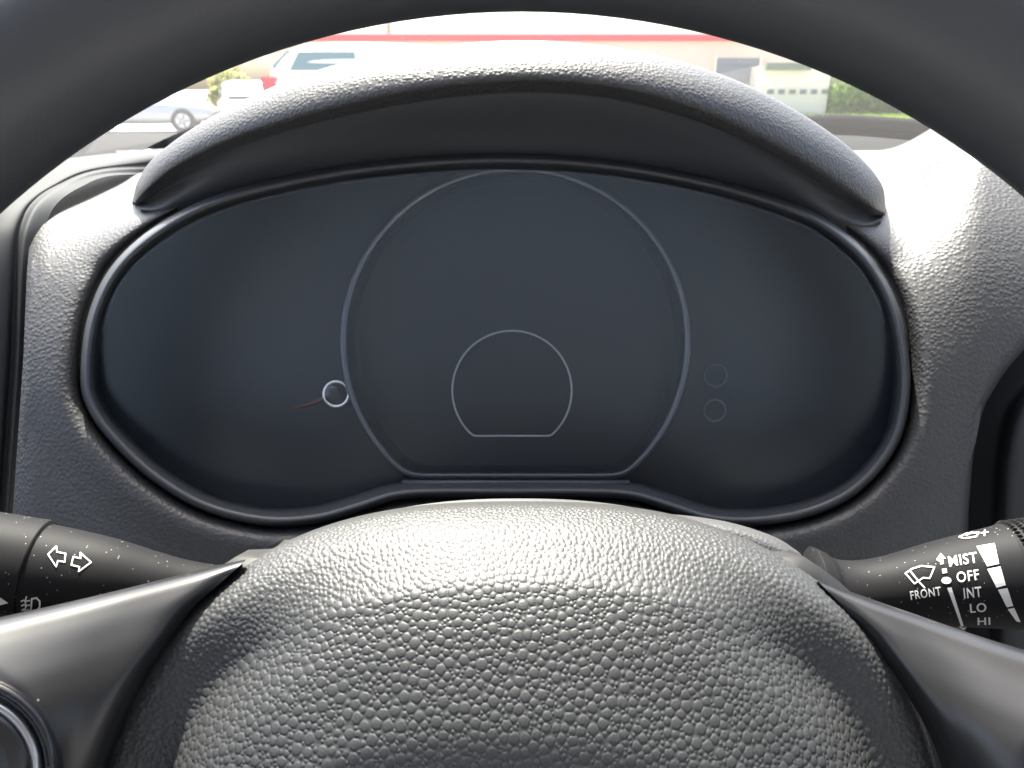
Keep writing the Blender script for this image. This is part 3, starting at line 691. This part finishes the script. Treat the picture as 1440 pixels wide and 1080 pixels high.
# pebbled grain packed over the developed surface: big domes first, then small ones in the gaps, finer on the outer band
RES = .00013; ex_ = .135; nx, ny = int(2 * ex_ / RES), int((ex_ * .92) / RES); oy = -.022
m1 = np.full((ny, nx), .001, np.float32); m2 = m1.copy(); cell = .0016; occ = {}
bnd = np.interp(np.arange(0, 360), np.degrees(TH), [np.interp(.84, pr[:, 0], arc[:, j]) for j, q in enumerate(TH)])
for r0, r1, tries, ht in ((.00080, .00118, 26000, 1.0), (.00048, .00078, 45000, .85), (.00026, .00046, 90000, .6)):
    PX = rng.uniform(-ex_, ex_, tries); PY = rng.uniform(oy, oy + ny * RES, tries); PR = rng.uniform(r0, r1, tries)
    for x, y, r_ in zip(PX.tolist(), PY.tolist(), PR.tolist()):
        rad = math.hypot(x, y)
        if rad > ex_: continue
        ang = math.degrees(math.atan2(y, x)); ang = ang + 360 if ang < -16 else ang
        k = min(1, max(0, (rad - bnd[int(max(0, ang))]) / .004))
        r_ *= 1 - .36 * k
        ci, cj = int(x // cell), int(y // cell); ok = True
        for a_ in (-1, 0, 1):
            for b_ in (-1, 0, 1):
                for (xx, yy, r2) in occ.get((ci + a_, cj + b_), ()):
                    if (x - xx) ** 2 + (y - yy) ** 2 < (r_ + r2) ** 2 * .94: ok = False; break
                if not ok: break
            if not ok: break
        if not ok: continue
        occ.setdefault((ci, cj), []).append((x, y, r_))
        re_ = r_ + .0007
        i0, i1 = max(0, int((x - re_ + ex_) / RES)), min(nx, int((x + re_ + ex_) / RES) + 2); j0, j1 = max(0, int((y - re_ - oy) / RES)), min(ny, int((y + re_ - oy) / RES) + 2)
        if i1 <= i0 or j1 <= j0: continue
        gx_ = np.arange(i0, i1) * RES - ex_ - x; gy_ = np.arange(j0, j1) * RES + oy - y
        sd_ = np.sqrt(gx_[None] ** 2 + gy_[:, None] ** 2) - r_
        a1, a2 = m1[j0:j1, i0:i1], m2[j0:j1, i0:i1]
        m2[j0:j1, i0:i1] = np.minimum(a2, np.maximum(a1, sd_)); m1[j0:j1, i0:i1] = np.minimum(a1, sd_)
e_ = np.clip((m2 - m1) / .00042, 0, 1); hmap = e_ * e_ * (3 - 2 * e_) * (.70 + .30 * np.clip(-m1 / .0009, 0, 1)) * (.4 + .6 * np.clip((.00006 - m1) / .00020, 0, 1))
fx = np.clip((suv[..., 0] + ex_) / RES, 0, nx - 1.01); fy = np.clip((suv[..., 1] - oy) / RES, 0, ny - 1.01)
ix, iy = fx.astype(int), fy.astype(int); tx, ty = fx - ix, fy - iy
hh = (hmap[iy, ix] * (1 - tx) + hmap[iy, ix + 1] * tx) * (1 - ty) + (hmap[iy + 1, ix] * (1 - tx) + hmap[iy + 1, ix + 1] * tx) * ty
gu = np.gradient(hv, axis=0); gv = np.roll(hv, -1, 1) - np.roll(hv, 1, 1); nn_ = np.cross(gu, gv); nn_ /= np.maximum(np.linalg.norm(nn_, axis=2, keepdims=True), 1e-12)
nn_ *= np.where(nn_[..., 2:3] < -.2, -1, 1)
hv = hv + nn_ * (hh * .00027 * np.clip((pr[-1, 1] - pr[:, 1]) / .012, 0, 1)[:, None])[..., None]
hubo = mesh('airbag_cover', hv.reshape(-1, 3), gridfaces(NR, NA, True) + [tuple(range(NA))], M['hub'], sw)
v = []
for d, k in ((.188, .99), (.190, 1.16), (.20, 1.15), (.21, .9)):
    for q in np.linspace(0, 2 * np.pi, 120, endpoint=False):
        x, y = hub_outline(q, 1 + (k - 1) * np.interp(math.sin(q), [-.2, .05, .3, .68, .74, 1], [1, .75, .28, .22, -.3, -.5]) - (.06 if math.sin(q) > .72 else 0)); v.append((x, y, -d))
mesh('hub_gap', v, gridfaces(4, 120, True), M['gapblack'], sw)
# spokes
def spoke(top, sgn, ins):
    rows = []
    for (dy, dd) in ((14, .022), (3, .010), (0, .004), (10, -.0005), (34, -.0040), (70, -.0078), (112, -.0113), (160, -.0140), (230, -.0158), (330, -.0165), (470, -.016)):
        row = []
        for i, (x, y, d, hx) in enumerate(top):
            row.append(P(x - sgn * hx * np.interp(dy, *ins), y + dy, d + dd * (1 if i else .6)))
        rows.append(row)
    sp = surf('spoke', rows, 80, 50, M['satin'], sw)
spoke([(346, 787, .181, 1), (300, 797, .179, .86), (180, 827, .174, .5), (60, 855, .168, .2), (-60, 880, .162, 0), (-200, 900, .156, -.1), (-330, 915, .152, -.2)], 1, ([0, 73, 173, 273, 400, 470], [0, 80, 145, 190, 226, 242]))
spoke([(1148, 815, .181, 1), (1195, 832, .179, .86), (1290, 865, .174, .5), (1390, 899, .168, .2), (1500, 930, .162, 0), (1630, 950, .156, -.1), (1770, 960, .152, -.2)], -1, ([0, 63, 143, 213, 263, 400, 470], [0, 62, 117, 157, 178, 216, 232]))
# button pod on the left spoke
pc = (-48, 1082)
pod = mesh('button_pod', *(lambda L_: (np.concatenate(L_), gridfaces(len(L_), 60, True)))([pl(np.array(circ(*pc, r, 60)), d) for r, d in ((140, .160), (132, .1535), (122, .1515), (113, .1525), (108, .156))]), M['glossblack'], sw)
tube('chrome_ring', pl(circ(*pc, 100, 60), .1535), .0011, M['chrome'], sw, 10, True)
mesh('button_face', *(lambda L_: (np.concatenate(L_), gridfaces(len(L_), 60, True) + [tuple(range((len(L_) - 1) * 60, len(L_) * 60))]))([pl(np.array(circ(*pc, r, 60)), d) for r, d in ((110, .1565), (94, .153), (80, .1515), (40, .151), (5, .151))]), M['satin'], sw)
